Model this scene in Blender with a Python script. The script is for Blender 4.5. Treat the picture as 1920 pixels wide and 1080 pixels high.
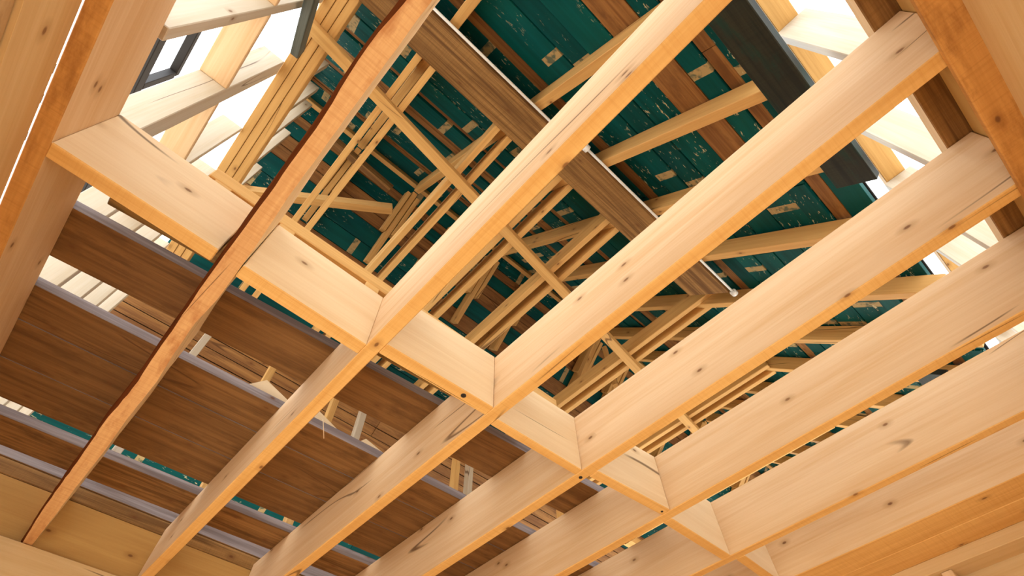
import bpy, bmesh, math, random
from mathutils import Matrix, Vector

# ---------------------------------------------------------------- scene, camera, sky, exposure
scn = bpy.context.scene
for o in list(bpy.data.objects):
    bpy.data.objects.remove(o, do_unlink=True)
COL = scn.collection
S = 1.3                       # metres per survey unit (soffit of the joists is 1 unit above the lens)
CZ = 1.3                      # lens height above the floor
def V(x, y, z):
    return Vector((x * S, y * S, z * S + CZ))

cam_d = bpy.data.cameras.new('camera')
cam = bpy.data.objects.new('camera', cam_d)
COL.objects.link(cam)
cam_d.sensor_width = 36.0
cam_d.lens = 959.41 / 1920 * 36.0
cam_d.clip_start = 0.02
CM = ((0.73572275, -0.67720293, -0.01040315),
      (-0.56512901, -0.62228495, 0.54165547),
      (-0.37328439, -0.39262913, -0.84053621))
cam.matrix_world = Matrix.Translation((0, 0, CZ)) @ Matrix(CM).transposed().to_4x4()
scn.camera = cam

world = bpy.data.worlds.new('sky')
scn.world = world
world.use_nodes = True
wb = world.node_tree.nodes['Background']
wb.inputs[0].default_value = (0.93, 0.97, 1.0, 1)
wb.inputs[1].default_value = 2.4

scn.view_settings.view_transform = 'Standard'
scn.view_settings.look = 'None'
scn.view_settings.gamma = 1.0
scn.view_settings.use_curve_mapping = False
scn.view_settings.exposure = 0.9

# ---------------------------------------------------------------- materials
def _nt(name):
    m = bpy.data.materials.new(name)
    m.use_nodes = True
    return m, m.node_tree.nodes, m.node_tree.links, m.node_tree.nodes['Principled BSDF']

class NB:
    def __init__(s, n, l):
        s.n, s.l = n, l
    def link(s, a, b):
        s.l.new(a, b)
    def vscale(s, v, sc):
        k = s.n.new('ShaderNodeVectorMath'); k.operation = 'MULTIPLY'
        s.l.new(v, k.inputs[0]); k.inputs[1].default_value = sc
        return k.outputs[0]
    def noise(s, v, scale=1.0, detail=4.0, rough=0.55, dist=0.0):
        k = s.n.new('ShaderNodeTexNoise'); s.l.new(v, k.inputs['Vector'])
        k.inputs['Scale'].default_value = scale; k.inputs['Detail'].default_value = detail
        k.inputs['Roughness'].default_value = rough; k.inputs['Distortion'].default_value = dist
        return k.outputs['Fac']
    def ramp(s, f, a, b, lo=0.0, hi=1.0):
        k = s.n.new('ShaderNodeMapRange'); s.l.new(f, k.inputs[0])
        k.inputs[1].default_value = a; k.inputs[2].default_value = b
        k.inputs[3].default_value = lo; k.inputs[4].default_value = hi
        return k.outputs[0]
    def mix(s, f, a, b, blend='MIX'):
        k = s.n.new('ShaderNodeMix'); k.data_type = 'RGBA'; k.blend_type = blend
        if isinstance(f, float): k.inputs[0].default_value = f
        else: s.l.new(f, k.inputs[0])
        for i, c in ((6, a), (7, b)):
            if isinstance(c, tuple): k.inputs[i].default_value = c + (1,)
            else: s.l.new(c, k.inputs[i])
        return k.outputs[2]
    def math(s, op, a, b=None):
        k = s.n.new('ShaderNodeMath'); k.operation = op
        for i, c in ((0, a), (1, b)):
            if c is None: continue
            if isinstance(c, (int, float)): k.inputs[i].default_value = c
            else: s.l.new(c, k.inputs[i])
        return k.outputs[0]

def base_coords(nb):
    tc = nb.n.new('ShaderNodeTexCoord'); oi = nb.n.new('ShaderNodeObjectInfo')
    ad = nb.n.new('ShaderNodeVectorMath'); ad.operation = 'ADD'
    cb = nb.n.new('ShaderNodeCombineXYZ')
    for i, k in enumerate((37.0, 11.0, 23.0)):
        nb.l.new(nb.math('MULTIPLY', oi.outputs['Random'], k), cb.inputs[i])
    nb.l.new(tc.outputs['Object'], ad.inputs[0]); nb.l.new(cb.outputs[0], ad.inputs[1])
    return ad.outputs[0], oi.outputs['Random'], tc.outputs['Object']

def wood(name, light, dark, knot=(0.16, 0.06, 0.02), knots=0.5, grain=0.5, rough=0.62, vary=0.12, blotch=None, cross=0.0, bump=0.25, crack=0.8):
    m, n, l, p = _nt(name); nb = NB(n, l)
    v, rnd, raw = base_coords(nb)
    g = nb.noise(nb.vscale(v, (1.1, 22, 22)), 1.0, 3.0, 0.6, 0.6)
    g2 = nb.noise(nb.vscale(v, (3.0, 130, 130)), 1.0, 2.0, 0.6)
    big = nb.noise(nb.vscale(v, (0.9, 3.2, 3.2)), 1.0, 2.0, 0.5)
    f = nb.math('ADD', nb.math('MULTIPLY', nb.ramp(g, 0.38, 0.68), 1.0), nb.math('MULTIPLY', nb.ramp(g2, 0.3, 0.7), 0.55))
    c = nb.mix(nb.math('MULTIPLY', f, grain), light, dark)
    c = nb.mix(nb.ramp(big, 0.35, 0.7, 0.0, 0.35), c, tuple(0.55 * a + 0.45 * b for a, b in zip(light, dark)))
    if cross > 0:
        cr = nb.noise(nb.vscale(v, (160, 5, 5)), 1.0, 2.0, 0.6)
        c = nb.mix(nb.math('MULTIPLY', nb.ramp(cr, 0.45, 0.75), cross), c, dark)
    if blotch:
        bl = nb.noise(nb.vscale(v, (5, 16, 16)), 1.0, 5.0, 0.65)
        c = nb.mix(nb.ramp(bl, 0.52, 0.68, 0.0, blotch[1]), c, blotch[0])
    if knots > 0:
        vo = n.new('ShaderNodeTexVoronoi'); vo.voronoi_dimensions = '2D'; vo.inputs['Scale'].default_value = 1.0
        sx = n.new('ShaderNodeSeparateXYZ'); l.new(v, sx.inputs[0])
        cb2 = n.new('ShaderNodeCombineXYZ')
        l.new(nb.math('MULTIPLY', sx.outputs[0], 3.6), cb2.inputs[0])
        l.new(nb.math('MULTIPLY', nb.math('ADD', sx.outputs[1], sx.outputs[2]), 7.0), cb2.inputs[1])
        l.new(cb2.outputs[0], vo.inputs['Vector'])
        sep = n.new('ShaderNodeSeparateColor'); l.new(vo.outputs['Color'], sep.inputs[0])
        on = nb.math('LESS_THAN', sep.outputs[0], knots)
        halo = nb.math('MULTIPLY', nb.ramp(vo.outputs['Distance'], 0.05, 0.15, 1.0, 0.0), on)
        core = nb.math('MULTIPLY', nb.ramp(vo.outputs['Distance'], 0.025, 0.05, 1.0, 0.0), on)
        c = nb.mix(nb.math('MULTIPLY', halo, 0.45), c, tuple(0.5 * a + 0.5 * b for a, b in zip(dark, knot)))
        c = nb.mix(nb.math('MULTIPLY', core, 0.85), c, knot)
    if crack > 0:
        ck = nb.noise(nb.vscale(v, (0.45, 4.5, 4.5)), 1.0, 1.5, 0.4)
        line = nb.ramp(nb.math('ABSOLUTE', nb.math('SUBTRACT', ck, 0.5)), 0.0015, 0.006, 1.0, 0.0)
        gate = nb.noise(nb.vscale(v, (1.7, 1.7, 1.7)), 1.0, 1.0)
        c = nb.mix(nb.math('MULTIPLY', nb.math('MULTIPLY', line, nb.ramp(gate, 0.56, 0.62)), crack), c, tuple(0.5 * q for q in knot))
    c = nb.mix(nb.math('MULTIPLY', rnd, vary), c, dark)
    l.new(c, p.inputs['Base Color'])
    p.inputs['Roughness'].default_value = rough
    p.inputs['Specular IOR Level'].default_value = 0.25
    if bump > 0:
        bm_ = n.new('ShaderNodeBump'); bm_.inputs['Strength'].default_value = bump
        bm_.inputs['Distance'].default_value = 0.002
        l.new(nb.math('ADD', g2, g), bm_.inputs['Height']); l.new(bm_.outputs[0], p.inputs['Normal'])
    return m

M_SPRUCE = wood('planed_spruce', (0.81, 0.60, 0.385), (0.64, 0.375, 0.165), knots=0.36)
M_SAWN_BOUNCE = wood('sawn_spruce_warm_bounce', (0.82, 0.50, 0.18), (0.58, 0.27, 0.06), knots=0.3, cross=0.35)  # sawn texture, with warm bounce light on undersides painted in as extra orange
M_PALE = wood('pale_spruce', (0.86, 0.68, 0.45), (0.70, 0.47, 0.235), knots=0.3, grain=0.4)
M_STUD = wood('weathered_pale_spruce', (0.60, 0.53, 0.43), (0.48, 0.36, 0.22), knots=0.3, grain=0.5)
M_RAFTER = wood('rafter_spruce', (0.76, 0.46, 0.17), (0.48, 0.24, 0.065), knots=0.35)
M_WANEY = wood('waney_sawn_spruce', (0.76, 0.45, 0.20), (0.50, 0.22, 0.07), knots=0.3, cross=0.5, blotch=((0.40, 0.14, 0.04), 0.7))
M_BARK = wood('bark', (0.15, 0.042, 0.012), (0.05, 0.012, 0.004), knots=0, bump=0.8, rough=0.95)
M_BARK.node_tree.nodes['Principled BSDF'].inputs['Specular IOR Level'].default_value = 0.0
M_OLD = wood('old_brown_board', (0.38, 0.195, 0.070), (0.13, 0.058, 0.018), knots=0.75, grain=0.8, blotch=((0.10, 0.045, 0.015), 0.75), vary=0.55)
M_OLD2 = wood('stained_brown_board', (0.46, 0.25, 0.085), (0.15, 0.07, 0.022), knots=0.25, grain=1.0, cross=0.3, vary=0.2)
M_GREY = wood('weathered_grey_edge', (0.42, 0.37, 0.38), (0.20, 0.16, 0.16), knots=0.2, grain=0.9)
M_MOULD = wood('mouldy_brown_timber', (0.40, 0.24, 0.08), (0.16, 0.09, 0.03), knots=0.2, grain=0.9, blotch=((0.07, 0.055, 0.02), 0.9))
M_DARKB = wood('tarred_board', (0.034, 0.036, 0.022), (0.010, 0.012, 0.010), knots=0.2, grain=0.9, cross=0.5, blotch=((0.005, 0.04, 0.032), 0.7))
M_GREYT = wood('dark_grey_timber', (0.15, 0.16, 0.13), (0.05, 0.06, 0.05), knots=0, grain=0.9)
M_BOARDB = wood('bare_roof_board', (0.46, 0.23, 0.075), (0.18, 0.075, 0.025), knots=0.4, grain=0.9, blotch=((0.13, 0.055, 0.02), 0.6), vary=0.6)
M_OSB = wood('chip_panel', (0.62, 0.42, 0.22), (0.40, 0.24, 0.11), knots=0, grain=0.6, blotch=((0.34, 0.19, 0.08), 0.7))

def paint_mat():
    m, n, l, p = _nt('green_painted_board'); nb = NB(n, l)
    v, rnd, raw = base_coords(nb)
    g = nb.noise(nb.vscale(v, (1.2, 26, 26)), 1.0, 4.0, 0.6)
    c = nb.mix(nb.ramp(g, 0.3, 0.75), (0.001, 0.100, 0.105), (0.001, 0.042, 0.045))
    c = nb.mix(nb.math('MULTIPLY', rnd, 0.5), c, (0.001, 0.045, 0.050))
    big = nb.noise(nb.vscale(v, (1.5, 4, 4)), 1.0, 2.0)
    c = nb.mix(nb.ramp(big, 0.5, 0.75, 0, 0.5), c, (0.003, 0.13, 0.12))
    bare = (0.50, 0.36, 0.17)
    # unpainted rectangles where older battens crossed
    sx = n.new('ShaderNodeSeparateXYZ'); l.new(v, sx.inputs[0])
    fr = nb.math('FRACT', nb.math('DIVIDE', sx.outputs[0], 0.93))
    pa = nb.math('LESS_THAN', fr, 0.055)
    wear = nb.noise(nb.vscale(v, (22, 22, 22)), 1.0, 3.0)
    pa = nb.math('MULTIPLY', pa, nb.ramp(wear, 0.38, 0.5, 0.25, 0.9))
    c = nb.mix(pa, c, bare)
    fl = nb.noise(nb.vscale(v, (16, 55, 55)), 1.0, 3.0, 0.7)
    rg = nb.noise(nb.vscale(v, (1.1, 3.0, 3.0)), 1.0, 1.0)
    fk = nb.math('MULTIPLY', nb.ramp(fl, 0.62, 0.66), nb.ramp(rg, 0.48, 0.56))
    c = nb.mix(fk, c, (0.55, 0.50, 0.32))
    p.inputs['Specular IOR Level'].default_value = 0.12
    l.new(c, p.inputs['Base Color']); p.inputs['Roughness'].default_value = 0.5
    b = n.new('ShaderNodeBump'); b.inputs['Strength'].default_value = 0.3; b.inputs['Distance'].default_value = 0.002
    l.new(g, b.inputs['Height']); l.new(b.outputs[0], p.inputs['Normal'])
    return m
M_GREEN = paint_mat()

def plain(name, col, rough=0.5, metal=0.0, noise=0.0):
    m, n, l, p = _nt(name); nb = NB(n, l)
    v, rnd, raw = base_coords(nb)
    f = nb.noise(nb.vscale(v, (6, 6, 6)), 1.0, 4.0)
    c = nb.mix(nb.ramp(f, 0.3, 0.7, 0.0, noise), col, tuple(0.5 * a for a in col))
    l.new(c, p.inputs['Base Color']); p.inputs['Roughness'].default_value = rough
    p.inputs['Metallic'].default_value = metal
    return m
M_WHITE = plain('white_plastic', (0.85, 0.86, 0.86), 0.35, 0, 0.05)
M_STEEL = plain('dark_painted_steel', (0.012, 0.009, 0.010), 0.6, 0.0, 0.3)
M_SEAL = plain('dark_light_seal', (0.02, 0.018, 0.02), 0.9, 0, 0.4)  # for the sheet added to block light above the roof boards
M_GROUND = plain('pale_ground', (0.74, 0.68, 0.58), 0.9, 0, 0.15)
M_FLOOR = wood('floor_boards', (0.74, 0.47, 0.20), (0.55, 0.30, 0.10), knots=0.3)
M_WALL = wood('wall_panel', (0.72, 0.52, 0.28), (0.55, 0.33, 0.13), knots=0.35, grain=0.45)
M_RIM = wood('rim_board', (0.60, 0.36, 0.12), (0.42, 0.21, 0.055), knots=0.5, grain=0.4)

# ---------------------------------------------------------------- builders
M_SAWN3 = wood('dark_sawn_spruce', (0.70, 0.36, 0.11), (0.40, 0.17, 0.04), knots=0.35, cross=0.4, blotch=((0.30, 0.12, 0.03), 0.7))  # darker, browner, blotched sawn wood for the leftmost joist and ledger
SAWN = [M_SAWN_BOUNCE, M_SAWN3]
_cache = {}
def box_mesh(lx, ly, lz, mat, bevel, edge=None):
    key = (round(lx, 4), round(ly, 4), round(lz, 4), mat.name, round(bevel, 4), edge.name if edge else '')
    if key in _cache: return _cache[key]
    bm = bmesh.new()
    bmesh.ops.create_cube(bm, size=1.0)
    for v in bm.verts:
        v.co.x *= lx; v.co.y *= ly; v.co.z *= lz
    if bevel > 0:
        bmesh.ops.bevel(bm, geom=list(bm.edges), offset=min(bevel, 0.3 * min(lx, ly, lz)), segments=1, affect='EDGES')
    bm.normal_update()
    me = bpy.data.meshes.new('timber')
    me.materials.append(mat)
    if edge:
        me.materials.append(edge)
        for f in bm.faces:
            n_ = f.normal
            if (abs(n_.z) > 0.6) if edge in SAWN else (abs(n_.y) > 0.8 or abs(n_.x) > 0.8): f.material_index = 1
    bm.to_mesh(me); bm.free()
    _cache[key] = me
    return me

def tag(o, label=None, cat=None, group=None, kind=None):
    if label: o['label'] = label
    if cat: o['category'] = cat
    if group: o['group'] = group
    if kind: o['kind'] = kind
    return o

def link(name, me, mw, parent=None):
    o = bpy.data.objects.new(name, me)
    COL.objects.link(o)
    if parent is not None: o.parent = parent
    o.matrix_world = mw if parent is None else parent.matrix_world.inverted() @ mw
    if parent is not None:
        o.matrix_parent_inverse = Matrix.Identity(4)
        o.matrix_basis = parent.matrix_world.inverted() @ mw
    return o

def bar(name, p0, p1, w, h, mat, up=(0, 0, 1), parent=None, bevel=0.003, edge=None, anchor='c'):
    """timber from p0 to p1 (survey units); w sideways, h along up; anchor 'b' = line runs in the middle of the underside"""
    a, b = V(*p0), V(*p1)
    x = (b - a); L = x.length; x.normalize()
    u = Vector(up); y = u.cross(x).normalized(); z = x.cross(y).normalized()
    c = (a + b) / 2
    if anchor == 'b': c = c + z * (h * S / 2)
    mw = Matrix(((x.x, y.x, z.x, c.x), (x.y, y.y, z.y, c.y), (x.z, y.z, z.z, c.z), (0, 0, 0, 1)))
    return link(name, box_mesh(L, w * S, h * S, mat, bevel, edge), mw, parent)

def box(name, x0, x1, y0, y1, z0, z1, axis, mat, parent=None, bevel=0.003, edge=None):
    xm, ym, zm = (x0 + x1) / 2, (y0 + y1) / 2, (z0 + z1) / 2
    if axis == 'x': return bar(name, (x0, ym, zm), (x1, ym, zm), y1 - y0, z1 - z0, mat, (0, 0, 1), parent, bevel, edge)
    if axis == 'y': return bar(name, (xm, y0, zm), (xm, y1, zm), x1 - x0, z1 - z0, mat, (0, 0, 1), parent, bevel, edge)
    return bar(name, (xm, ym, z0), (xm, ym, z1), y1 - y0, x1 - x0, mat, (1, 0, 0), parent, bevel, edge)

def empty(name, x, y, z):
    o = bpy.data.objects.new(name, None); COL.objects.link(o)
    o.empty_display_size = 0.1
    o.matrix_world = Matrix.Translation(V(x, y, z))
    return o

ORD = ['first', 'second', 'third', 'fourth', 'fifth', 'sixth', 'seventh', 'eighth', 'ninth', 'tenth', 'eleventh', 'twelfth', 'thirteenth', 'fourteenth', 'fifteenth', 'sixteenth']
random.seed(7)

# ---------------------------------------------------------------- the room below (mostly out of frame; unseen wall openings sized to set the light)
JB, JT = 1.0, 1.213          # underside and top of the ceiling joists
FZ = -1.0
tag(box('floor', -0.6, 2.6, -0.6, 2.5, FZ - 0.04, FZ, 'x', M_FLOOR, bevel=0), 'bare wooden floor of the unfinished room', None, None, 'structure')
tag(box('ground', -60, 60, -60, 60, FZ - 0.5, FZ - 0.06, 'x', M_GROUND, bevel=0), 'pale bare ground around the building', None, None, 'structure')

def wall(name, label):
    return tag(empty(name, 0, 0, FZ), label, None, None, 'structure')
wl = wall('wall_left', 'timber wall under the leftmost joist')
box('top_plate', -0.60, -0.4864, -0.6, 2.5, 0.87, 0.999, 'y', M_WALL, wl, bevel=0.0006)
for y in (0.38, 0.665, 0.735, 0.83, 1.3):
    box('shim', -0.53, -0.4862, y, y + 0.022, 0.999, 1.0, 'y', M_OLD, wl, bevel=0)
box('panel', -0.60, -0.494, -0.6, 2.5, 0.62, 0.868, 'y', M_OSB, wl)
box('panel', -0.60, -0.502, -0.6, -0.42, FZ, 0.618, 'z', M_OSB, wl)
box('panel', -0.60, -0.502, 2.1, 2.5, FZ, 0.618, 'z', M_OSB, wl)
wf = wall('wall_front', 'pale timber wall at the upper right corner')
box('panel', -0.49, 2.6, -0.58, -0.479, 0.56, 0.996, 'x', M_WALL, wf)
box('panel', -0.49, -0.3, -0.58, -0.482, FZ, 0.558, 'z', M_WALL, wf)
box('panel', 1.75, 2.6, -0.58, -0.482, FZ, 0.558, 'z', M_WALL, wf)
wk = wall('wall_back', 'ochre timber wall at the lower left corner')
box('panel', -0.49, 2.6, 2.318, 2.42, 0.7, 0.998, 'x', M_WALL, wk)
box('panel', -0.49, 2.6, 2.33, 2.42, FZ, 0.698, 'x', M_WALL, wk)
wr = wall('wall_right', 'timber frame wall at the lower right corner')
box('top_plate', 2.335, 2.44, -0.48, 2.3, 0.957, 1.0, 'y', M_WALL, wr)
for y in (-0.1, 0.293, 0.68, 1.07, 1.46):
    box('stud', 2.352, 2.43, y - 0.018, y + 0.018, FZ, 0.956, 'z', M_SPRUCE, wr)
box('panel', 2.44, 2.5, -0.48, 2.3, FZ, 0.999, 'y', M_WALL, wr)

# ---------------------------------------------------------------- ceiling joists
J = [(0.290, 0.327), (0.672, 0.709), (1.046, 1.083), (1.407, 1.444), (1.780, 1.815)]
jl = ['pale planed joist crossing the frame centre, next right of the waney joist',
      'pale planed joist, second to the right of the waney joist',
      'pale planed joist with scattered knots, third right of the waney joist',
      'pale planed joist, fourth right of the waney joist',
      'pale planed joist with a long drying crack, fifth right of the waney joist']
YN, YF = -0.494, 2.345
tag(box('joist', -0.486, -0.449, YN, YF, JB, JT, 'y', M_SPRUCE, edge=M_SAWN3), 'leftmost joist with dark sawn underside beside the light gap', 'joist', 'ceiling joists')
for (a, b), lb in zip(J, jl):
    tag(box('joist', a, b, YN, YF, JB, JT, 'y', M_SPRUCE, edge=M_SAWN_BOUNCE), lb, 'joist', 'ceiling joists')
tag(box('edge_joist', 2.075, 2.204, YN, YF, JB, JT, 'y', M_SPRUCE, edge=M_SAWN_BOUNCE), 'wide pale edge joist along the right-hand wall, inner of two', 'joist', 'edge joists')
tag(box('edge_joist', 2.205, 2.345, YN, YF, JB, JT, 'y', M_SPRUCE, edge=M_SAWN_BOUNCE), 'wide pale edge joist along the right-hand wall, outer of two', 'joist', 'edge joists')

def waney():
    Ls = [(-0.494, -0.09), (0.164, -0.090), (0.26, -0.097), (0.336, -0.096), (0.408, -0.091), (0.544, -0.092), (0.634, -0.089), (0.91, -0.093), (1.186, -0.090), (1.356, -0.089), (1.524, -0.098), (1.657, -0.095), (1.834, -0.097), (2.069, -0.097), (2.345, -0.09)]
    Rs = [(-0.494, -0.052), (0.13, -0.052), (0.599, -0.052), (0.766, -0.046), (0.944, -0.045), (1.06, -0.054), (1.205, -0.051), (1.314, -0.045), (1.488, -0.050), (1.654, -0.048), (1.851, -0.052), (2.041, -0.053), (2.345, -0.057)]
    def it(t, y):
        for (a, b), (c, d) in zip(t, t[1:]):
            if a <= y <= c: return b + (d - b) * (y - a) / (c - a)
        return t[-1][1]
    rnd = random.Random(3)
    bm = bmesh.new(); rows = []
    n = 90
    for i in range(n + 1):
        y = -0.494 + (2.345 + 0.494) * i / n
        j = lambda s: rnd.uniform(-s, s)
        l0, r0 = it(Ls, y) + j(0.0008), it(Rs, y) + j(0.0006)
        wane = 0.016 + 0.012 * (0.5 + 0.5 * math.sin(y * 5.1)) * (0.5 + 0.5 * math.sin(y * 13.7 + 1)) + j(0.0015)
        pts = [(l0 + 0.30 * wane, JB), (r0, JB + j(0.0006)), (r0 + 0.001, JT), (-0.098, JT), (-0.1, JB + 2.6 * wane + 0.02), (l0 - 0.15 * wane, JB + 0.7 * wane)]
        rows.append([bm.verts.new((V(x, y, z))) for x, z in pts])
    k = 6
    for a, b in zip(rows, rows[1:]):
        for q in range(k):
            f = bm.faces.new((a[q], a[(q + 1) % k], b[(q + 1) % k], b[q]))
            f.material_index = 1 if q in (4, 5) else (2 if q == 1 else 0)
    bm.faces.new(rows[0]); bm.faces.new(list(reversed(rows[-1])))
    bmesh.ops.recalc_face_normals(bm, faces=bm.faces)
    c = V(-0.07, 0.9, 1.1)
    rot = Matrix.Rotation(math.radians(90), 4, 'Z')
    mw = Matrix.Translation(c) @ rot
    bm.transform(mw.inverted())
    me = bpy.data.meshes.new('waney_joist'); me.materials.append(M_WANEY); me.materials.append(M_BARK); me.materials.append(M_PALE)
    bm.to_mesh(me); bm.free()
    tag(link('waney_joist', me, mw), 'rough-sawn joist with a dark bark edge, near the left', 'joist', 'ceiling joists')
waney()

# blocking between the joists
B = [(-0.449, -0.103, 0.821, 0.829, 0.04, 'long blocking board meeting the leftmost joist at a corner'),
     (-0.044, 0.290, 0.829, 0.836, 0.04, 'blocking board between the waney joist and the central joist'),
     (0.327, 0.672, 0.800, 0.788, 0.038, 'blocking board with a round knot, right of the central joist'),
     (0.709, 1.046, 0.815, 0.807, 0.03, 'blocking board between second and third joists right of waney joist'),
     (1.083, 1.407, 0.778, 0.753, 0.036, 'blocking board with pale smear, third to fourth joist right of waney joist'),
     (1.444, 1.780, 0.778, 0.776, 0.036, 'blocking board between fourth and fifth joists right of waney joist'),
     (1.815, 2.075, 0.742, 0.752, 0.036, 'blocking board reaching the wide edge joist')]
BLK = []
for x0, x1, y0, y1, t, lb in B:
    BLK.append(bar('blocking', (x0, y0 + t / 2, (JB + JT) / 2), (x1, y1 + t / 2, (JB + JT) / 2), t, JT - JB, M_PALE, edge=M_SAWN_BOUNCE))
    tag(BLK[-1], lb, 'blocking', 'blocking between the joists')
# low rail standing on the blocking
tag(box('rail', -0.24, 1.0, 0.838, 0.86, 1.238, 1.285, 'x', M_RAFTER), 'thin ochre rail raised on short blocks above the blocking', 'rail')
k = 0
for x in (-0.2, -0.02, 0.25, 0.40, 0.60, 0.9):
    k += 1
    tag(box('spacer_block', x - 0.022, x + 0.022, 0.838, 0.862, JT, 1.238, 'x', M_RAFTER), 'small block under the ochre rail on the blocking, %s from the left' % ORD[k - 1], 'block', 'small spacer blocks under the rail')

# rim and wall plates at the two joist ends
tag(box('rim_board', -0.6, 2.6, -0.56, -0.496, JB, JT, 'x', M_RIM), 'ochre rim board closing the joist ends, upper right', 'rim board')
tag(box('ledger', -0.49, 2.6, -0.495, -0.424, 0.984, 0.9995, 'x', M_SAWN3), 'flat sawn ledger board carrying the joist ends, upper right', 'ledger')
tag(box('sole_plate', -0.45, 5.2, -0.56, -0.438, JT + 0.001, JT + 0.042, 'x', M_OLD2, edge=M_PALE), 'brown sole plate over the joist ends, upper right', 'sole plate')
tag(box('rim_board', -0.6, 2.6, 2.347, 2.40, JB, 1.188, 'x', M_RIM), 'knotty ochre rim board closing the joist ends, lower left', 'rim board')
tag(box('grey_board', -0.44, 2.6, 2.345, 2.5, 1.244, 1.30, 'x', M_OLD, edge=M_GREY), 'flat board with weathered grey edge above the rim, lower left', 'board')
tag(box('nailer', -0.6, 2.6, 2.347, 2.40, 1.19, 1.243, 'x', M_OLD2), 'narrow brown board along the rim, lower left', 'board')

# ---------------------------------------------------------------- loose walking planks on the joists
def plank(y0, y1, x0, x1, lb, yaw=0.0, t=0.034):
    ym = (y0 + y1) / 2
    return tag(bar('plank', (x0, ym - yaw * (x0 + 0.45), JT + t / 2 + 0.001), (x1, ym - yaw * (x1 + 0.45), JT + t / 2 + 0.001), y1 - y0, t, M_OLD, edge=M_GREY, bevel=0.0015), lb, 'plank', 'loose planks across the joists')
plank(1.140, 1.325, -0.473, 1.75, 'single dark brown plank across the joists, nearest the blocking', 0.062)
plank(1.452, 1.606, -0.473, 1.95, 'front plank of the three laid side by side across the joists', 0.026)
plank(1.610, 1.794, -0.473, 1.95, 'middle plank of the three laid side by side across the joists', 0.026)
plank(1.798, 1.985, -0.473, 1.80, 'rear plank of the three laid side by side across the joists', 0.026)
plank(2.075, 2.237, -0.473, 1.9, 'last dark plank across the joists before the rim board', 0.03)
tag(bar('mouldy_timber', (-0.395, 1.016, JT + 0.031), (1.02, 0.94, JT + 0.031), 0.112, 0.059, M_MOULD), 'mouldy brown timber lying just behind the blocking', 'timber')

# offcuts left on the planks
def offcut(pts, t, y0, lb):
    bm = bmesh.new()
    r = [[bm.verts.new(V(x, y0 + dy + d, z)) for x, z, d in pts] for dy in (0, t)]
    bm.faces.new(r[0]); bm.faces.new(list(reversed(r[1])))
    for i in range(len(pts)):
        bm.faces.new((r[0][i], r[0][(i + 1) % len(pts)], r[1][(i + 1) % len(pts)], r[1][i]))
    bmesh.ops.recalc_face_normals(bm, faces=bm.faces)
    c = V(pts[0][0], y0, pts[0][1]); bm.transform(Matrix.Translation(-c))
    me = bpy.data.meshes.new('offcut'); me.materials.append(M_PALE); bm.to_mesh(me); bm.free()
    tag(link('offcut', me, Matrix.Translation(c)), lb, 'offcut', 'wood offcuts on the planks')
PT = JT + 0.036
offcut([(0.15, PT, 0), (0.40, PT, 0), (0.40, PT + 0.012, 0), (0.215, PT + 0.06, -0.02)], 0.05, 1.47, 'pale wedge-shaped offcut left of the central joist')
offcut([(0.405, PT, 0), (0.58, PT, 0), (0.58, PT + 0.008, 0), (0.41, PT + 0.055, -0.02)], 0.05, 1.47, 'pale wedge-shaped offcut right of the central joist')
offcut([(0.585, PT, 0), (0.74, PT, 0), (0.72, PT + 0.022, 0), (0.62, PT + 0.036, -0.01)], 0.05, 1.455, 'small curled pale offcut by the second joist')

# ---------------------------------------------------------------- roof: rafters, ties, ridge
YR, ZR = 1.41, 3.30
T = math.tan(math.radians(44))
UPN = Vector((0, -math.sin(math.radians(44)), math.cos(math.radians(44))))   # outward normal of the near slope
UPF = Vector((0, math.sin(math.radians(44)), math.cos(math.radians(44))))
def near(y, off=0.0):
    return (y - math.sin(math.radians(44)) * off, ZR + T * (y - YR) + math.cos(math.radians(44)) * off)
def far(y, off=0.0):
    return (y + math.sin(math.radians(44)) * off, ZR - T * (y - YR) + math.cos(math.radians(44)) * off)
RX = [-0.475, 0.0, 0.455, 0.84, 1.19, 1.56, 1.96, 2.33, 2.68, 3.05, 3.42, 3.8, 4.18, 4.56, 4.94]
RD = 0.085
names = ['beside the open gable'] + ['%s from the open gable' % ORD[i] for i in range(1, len(RX))]
for i, x in enumerate(RX):
    y0, z0 = near(-0.335); y1, z1 = near(YR)
    tag(bar('rafter', (x, y0, z0), (x, y1, z1), 0.042, RD, M_RAFTER, UPN, anchor='b'),
        'sawn rafter under the green boards, %s' % names[i], 'rafter', 'rafters under the green boards')
    ye, ze = far(1.83)
    st = tag(bar('rafter_stub', (x, YR + 0.004, ZR), (x, ye, ze), 0.036, RD, M_RAFTER, UPF, anchor='b'),
             'short rafter stub past the ridge, %s' % names[i], 'rafter', 'short rafter stubs past the ridge')
    if i > 0:
        for sgn in (-1, 1):
            ya, za = far(1.43, -0.004); yb, zb = far(1.66, -0.004)
            bar('side_plate', (x + sgn * 0.0365, ya, za), (x + sgn * 0.0365, yb, zb), 0.028, RD, M_RAFTER, UPF, st, anchor='b')
    if i > 0:
        for sgn, wd in ((-1, 'left'), (1, 'right')):
            tag(box('tie', x + sgn * 0.037 - 0.0155, x + sgn * 0.037 + 0.0155, 0.26 if i == 6 else 0.47, 2.3, 2.40, 2.50, 'y', M_RAFTER),
                '%s board of the tie pair on the rafter %s' % (wd, names[i]), 'tie', 'paired collar ties')
tag(box('ridge_board', -0.5, 5.2, YR - 0.015, YR + 0.015, ZR + 0.07, ZR + 0.13, 'x', M_RAFTER), 'ridge board where the two roof slopes meet', 'ridge board')
# long diagonal brace nailed under the ties
tag(bar('diagonal_brace', (-0.47, 0.715, 2.375), (2.85, 1.13, 2.375), 0.05, 0.048, M_RAFTER), 'long diagonal brace nailed under the collar ties', 'brace')

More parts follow.
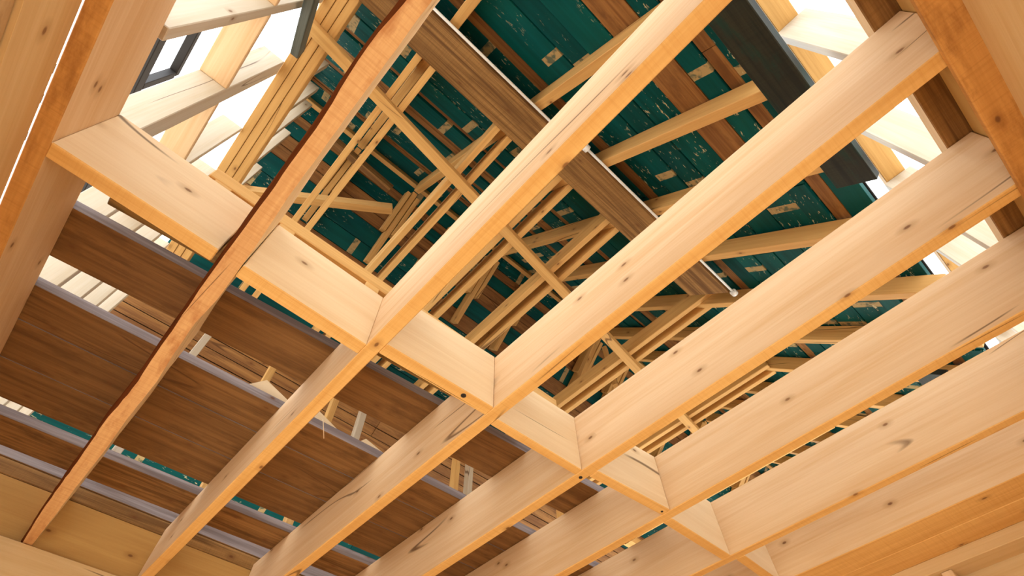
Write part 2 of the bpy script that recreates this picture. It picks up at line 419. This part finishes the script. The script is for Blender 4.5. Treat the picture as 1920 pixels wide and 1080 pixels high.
# ---------------------------------------------------------------- roof boards
def slope(name, label, fn, up, y_from, y_to, xs, green, seed, direction):
    root = tag(empty(name, xs[0], y_from, fn(y_from)[1]), label, None, None, 'structure')
    rnd = random.Random(seed)
    s = 0.0
    total = abs(y_to - y_from) / math.cos(math.radians(44))
    while s < total:
        w = rnd.choice((0.085, 0.10, 0.115, 0.13, 0.13))
        isg = rnd.random() < green
        if not isg: w = rnd.choice((0.035, 0.045, 0.06) if fn is near else (0.04, 0.06, 0.08))
        if s + w > total: w = total - s + 0.001
        ym = y_from + direction * (s + w / 2) * math.cos(math.radians(44))
        x = xs[0]
        while x < xs[1] - 0.02:
            L = min(rnd.uniform(1.1, 2.4), xs[1] - x)
            if xs[1] - x - L < 0.3: L = xs[1] - x
            rec = rnd.choice((0, 0, 0.004, 0.008)) if isg else rnd.choice((0.006, 0.012))
            y, z = fn(ym, RD + 0.001 + rec)
            g = isg if rnd.random() < 0.92 else (not isg)
            bar('board', (x + 0.001, y, z), (x + L - 0.001, y, z), w - 0.004, 0.02, M_GREEN if g else M_BOARDB, up, root, bevel=0.0015, anchor='b')
            x += L
        s += w
    e = 0.025 * direction
    y0, z0 = fn(y_from - (e if fn is far else 0), RD + 0.036); y1, z1 = fn(y_to + (e if fn is near else 0), RD + 0.036)
    xm = (xs[0] + xs[1]) / 2
    bar('light_seal', (xm, y0, z0), (xm, y1, z1), xs[1] - xs[0], 0.006, M_SEAL, up, root, bevel=0, anchor='b')  # dark sheet added over the boards to stop sky light leaking through gaps
    return root
slope('roof_front', 'roof slope of green-painted reused boards above the rafters', near, UPN, -0.29, YR + 0.063, (-0.5, 5.2), 0.66, 21, 1)
slope('roof_back', 'far roof slope of mixed brown and green boards beyond the ridge', far, UPF, YR - 0.063, 4.0, (-0.5, 5.2), 0.45, 12, 1)

# boards fixed under the rafters
def under(y0, y1, xa, xb, t, mat, name, lb, cat, off=0.0, edge=None):
    ym = (y0 + y1) / 2
    y, z = near(ym, -t - 0.001 + off)
    w = abs(y1 - y0) / math.cos(math.radians(44))
    return tag(bar(name, (xa, y, z), (xb, y, z), w, t, mat, UPN, anchor='b', edge=edge), lb, cat)
under(0.30, 0.49, -0.42, 0.60, 0.03, M_OLD2, 'brown_board', 'wide stained brown board under the rafters, upper of two', 'board')
under(0.272, 0.455, 0.66, 1.81, 0.03, M_OLD2, 'brown_board', 'wide stained brown board under the rafters, lower of two', 'board')
under(-0.385, -0.295, 0.40, 1.27, 0.03, M_DARKB, 'tarred_board', 'blackish green tarred board under the rafters near the eaves', 'board')
under(-0.20, -0.10, 2.55, 2.95, 0.03, M_DARKB, 'tarred_board', 'small dark tarred board seen between the right-hand joists', 'board')

def tube(name, p0, p1, r, mat, lb=None, cat=None, parent=None, seg=12):
    a, b = V(*p0), V(*p1)
    bm = bmesh.new()
    bmesh.ops.create_cone(bm, cap_ends=True, segments=seg, radius1=r * S, radius2=r * S, depth=(b - a).length)
    for f in bm.faces: f.smooth = len(f.verts) == 4
    me = bpy.data.meshes.new(name); me.materials.append(mat); bm.to_mesh(me); bm.free()
    q = (b - a).to_track_quat('Z', 'Y')
    o = link(name, me, Matrix.Translation((a + b) / 2) @ q.to_matrix().to_4x4(), parent)
    return tag(o, lb, cat)
yy, zz = near(0.288, -0.02)
c1 = tube('white_conduit', (-0.42, yy, zz), (0.66, yy, zz), 0.006, M_WHITE, 'white conduit along the edge of the upper brown board', 'conduit')
yy, zz = near(0.260, -0.02)
c2 = tube('white_conduit', (0.72, yy, zz), (1.82, yy, zz), 0.006, M_WHITE, 'white conduit along the edge of the lower brown board', 'conduit')
for c, x in ((c2, 0.715), (c2, 1.825)):
    tube('end_cap', (x - 0.012, yy, zz), (x + 0.012, yy, zz), 0.017, M_WHITE, parent=c)

# eaves: plate, studs
tag(box('eaves_plate', -0.45, 5.2, -0.565, -0.487, 1.985, 2.03, 'x', M_RAFTER), 'long eaves plate behind the dark tarred board', 'plate')
for i, (x, y0, y1, z1) in enumerate([(0.455, -0.59, -0.475, 1.984), (0.85, -0.59, -0.475, 1.984), (1.27, -0.585, -0.475, 1.984), (1.67, -0.585, -0.475, 1.984), (2.06, -0.585, -0.475, 1.984), (2.45, -0.585, -0.475, 1.984), (2.85, -0.585, -0.475, 1.984)]):
    tag(box('eaves_stud', x, x + 0.036, y0, y1, JT + 0.043, z1, 'z', M_STUD), 'pale upright stud on the sole plate at the eaves, %s from the left' % ORD[i], 'stud', 'studs along the eaves')

# ---------------------------------------------------------------- gable wall on the left, open to the sky
GX0, GX1 = -0.545, -0.45
tag(box('gable_sole_plate', GX0, -0.475, -0.44, 2.35, JT + 0.001, JT + 0.03, 'y', M_RAFTER), 'sole plate of the open gable wall on the leftmost joist', 'sole plate')
gs = [(-0.35, 0.036), (-0.05, 0.036), (0.25, 0.036), (0.588, 0.036), (0.925, 0.07), (1.31, 0.024), (1.58, 0.03), (1.86, 0.034), (2.12, 0.034), (2.38, 0.034), (2.66, 0.034), (2.95, 0.034)]
for i, (y, w) in enumerate(gs):
    top = min(2.398, near(y, 0)[1] - 0.01)
    tag(box('gable_stud', GX0, GX1, y, y + w, JT + 0.031, top, 'z', M_STUD), 'pale stud of the open gable wall, %s counted from the eaves' % ORD[i], 'stud', 'studs of the open gable')
for i in range(2, 6):
    a, b = gs[i], gs[i + 1]
    tag(box('noggin', GX0, GX1, a[0] + a[1], b[0], 1.845, 1.868, 'y', M_SPRUCE), 'flat noggin between the %s and %s gable studs' % (ORD[i], ORD[i + 1]), 'noggin', 'noggins of the open gable')
for i, (a, b) in enumerate(((-0.452, -0.415), (-0.413, -0.378), (-0.376, -0.342))):
    tag(box('gable_tie', a, b, 0.47, 3.0, 2.40 + 0.004 * i, 2.50, 'y', M_RAFTER), '%s of three boards making up the gable tie, counted from outside' % ORD[i], 'tie', 'boards of the gable tie')
for i, y in enumerate((0.75, 0.95, 1.17, 1.35, 1.55, 1.75, 1.95)):
    top = (near(y, 0)[1] if y < YR else far(y, 0)[1]) - 0.01
    tag(box('upper_gable_stud', -0.44, -0.36, y, y + 0.03, 2.502, top, 'z', M_STUD), 'short pale stud above the gable tie, %s from the eaves' % ORD[i], 'stud', 'short studs above the gable tie')
# dark timber lying along the slope near the gable
y0, z0 = near(0.20, -0.2); y1, z1 = near(0.78, -0.2)
tag(bar('dark_stick', (-0.412, 0.28, 1.78), (-0.412, 0.82, 2.30), 0.034, 0.05, M_GREYT, UPN), 'dark grey-green stick hanging beside the gable', 'stick')
# scaffold frame outside the gable
sf = tag(empty('scaffold_frame', -0.72, 1.2, 1.93), 'dark steel frame outside the open gable', 'frame')
box('rail', -0.735, -0.705, -0.3, 2.6, 1.925, 1.975, 'y', M_STEEL, sf)
box('rail', -0.735, -0.705, -0.3, 1.19, 2.19, 2.22, 'y', M_STEEL, sf)
box('upright', -0.735, -0.705, 1.17, 1.20, 1.976, 2.188, 'z', M_STEEL, sf)
for y in (-0.28, 2.55):
    box('leg', -0.735, -0.705, y - 0.015, y + 0.015, FZ - 0.05, 1.913, 'z', M_STEEL, sf)

# far end of the attic: plate and posts under the tie ends, gable studs at the far right end, extra struts
tag(box('attic_plate', -0.34, 5.0, 2.22, 2.30, 2.335, 2.398, 'x', M_RAFTER), 'long plate under the far ends of the collar ties', 'plate')
PX = [-0.03, 0.33, 0.72, 0.905, 1.3, 1.62, 1.73, 2.1, 2.6]
for i, x in enumerate(PX):
    tag(box('attic_post', x - 0.018, x + 0.018, 2.24, 2.29, JT + 0.06, 2.334, 'z', M_STUD if i % 3 == 0 else M_RAFTER), 'upright attic post seen through the plank gaps, %s from the gable' % ORD[i], 'post', 'attic posts beyond the planks')
for i, y in enumerate((0.2, 0.6, 1.0, 1.4, 1.8, 2.2, 2.6)):
    top = (near(y)[1] if y < YR else far(y)[1]) - 0.01
    tag(box('end_stud', 5.06, 5.14, y, y + 0.05, 1.3, top, 'z', M_RAFTER), 'stud closing the distant right end of the attic, %s from the eaves' % ORD[i], 'stud', 'studs at the distant end')
tag(bar('hip_brace', (-0.36, 1.83, 2.74), (0.36, 1.44, 2.93), 0.045, 0.07, M_RAFTER), 'horizontal brown brace behind the first tie pair', 'brace')
tag(bar('hip_brace', (-0.2, 1.40, 3.12), (0.29, 1.40, 3.06), 0.04, 0.07, M_OLD2), 'short brown brace rising to the ridge behind the first tie pair', 'brace')
tag(bar('strut', (2.04, 1.30, 2.87), (2.09, 1.66, 2.55), 0.035, 0.05, M_RAFTER), 'slanting strut forming the left leg of a small A', 'strut')
tag(bar('strut', (2.12, 1.27, 2.87), (2.19, 1.30, 2.55), 0.035, 0.05, M_RAFTER), 'slanting strut forming the right leg of a small A', 'strut')
tag(tube('splinter', (0.433, 1.408, 1.238), (0.459, 1.408, 1.17), 0.0016, M_PALE, seg=6), 'thin pale wood splinter hanging from the planks', 'splinter')
# bolt and nail heads
def head(nm, x, y, r, par):
    tube(nm, (x, y, JB - 0.0015), (x, y, JB + 0.004), r, M_STEEL, parent=par)
JO = [o for o in COL.objects if o.name.startswith('joist')]
head('bolt_head', 0.58, 0.807, 0.0075, BLK[2])
head('nail_head', 1.39, 0.775, 0.004, BLK[4])
head('bolt_head', 1.066, 0.833, 0.006, JO[3])
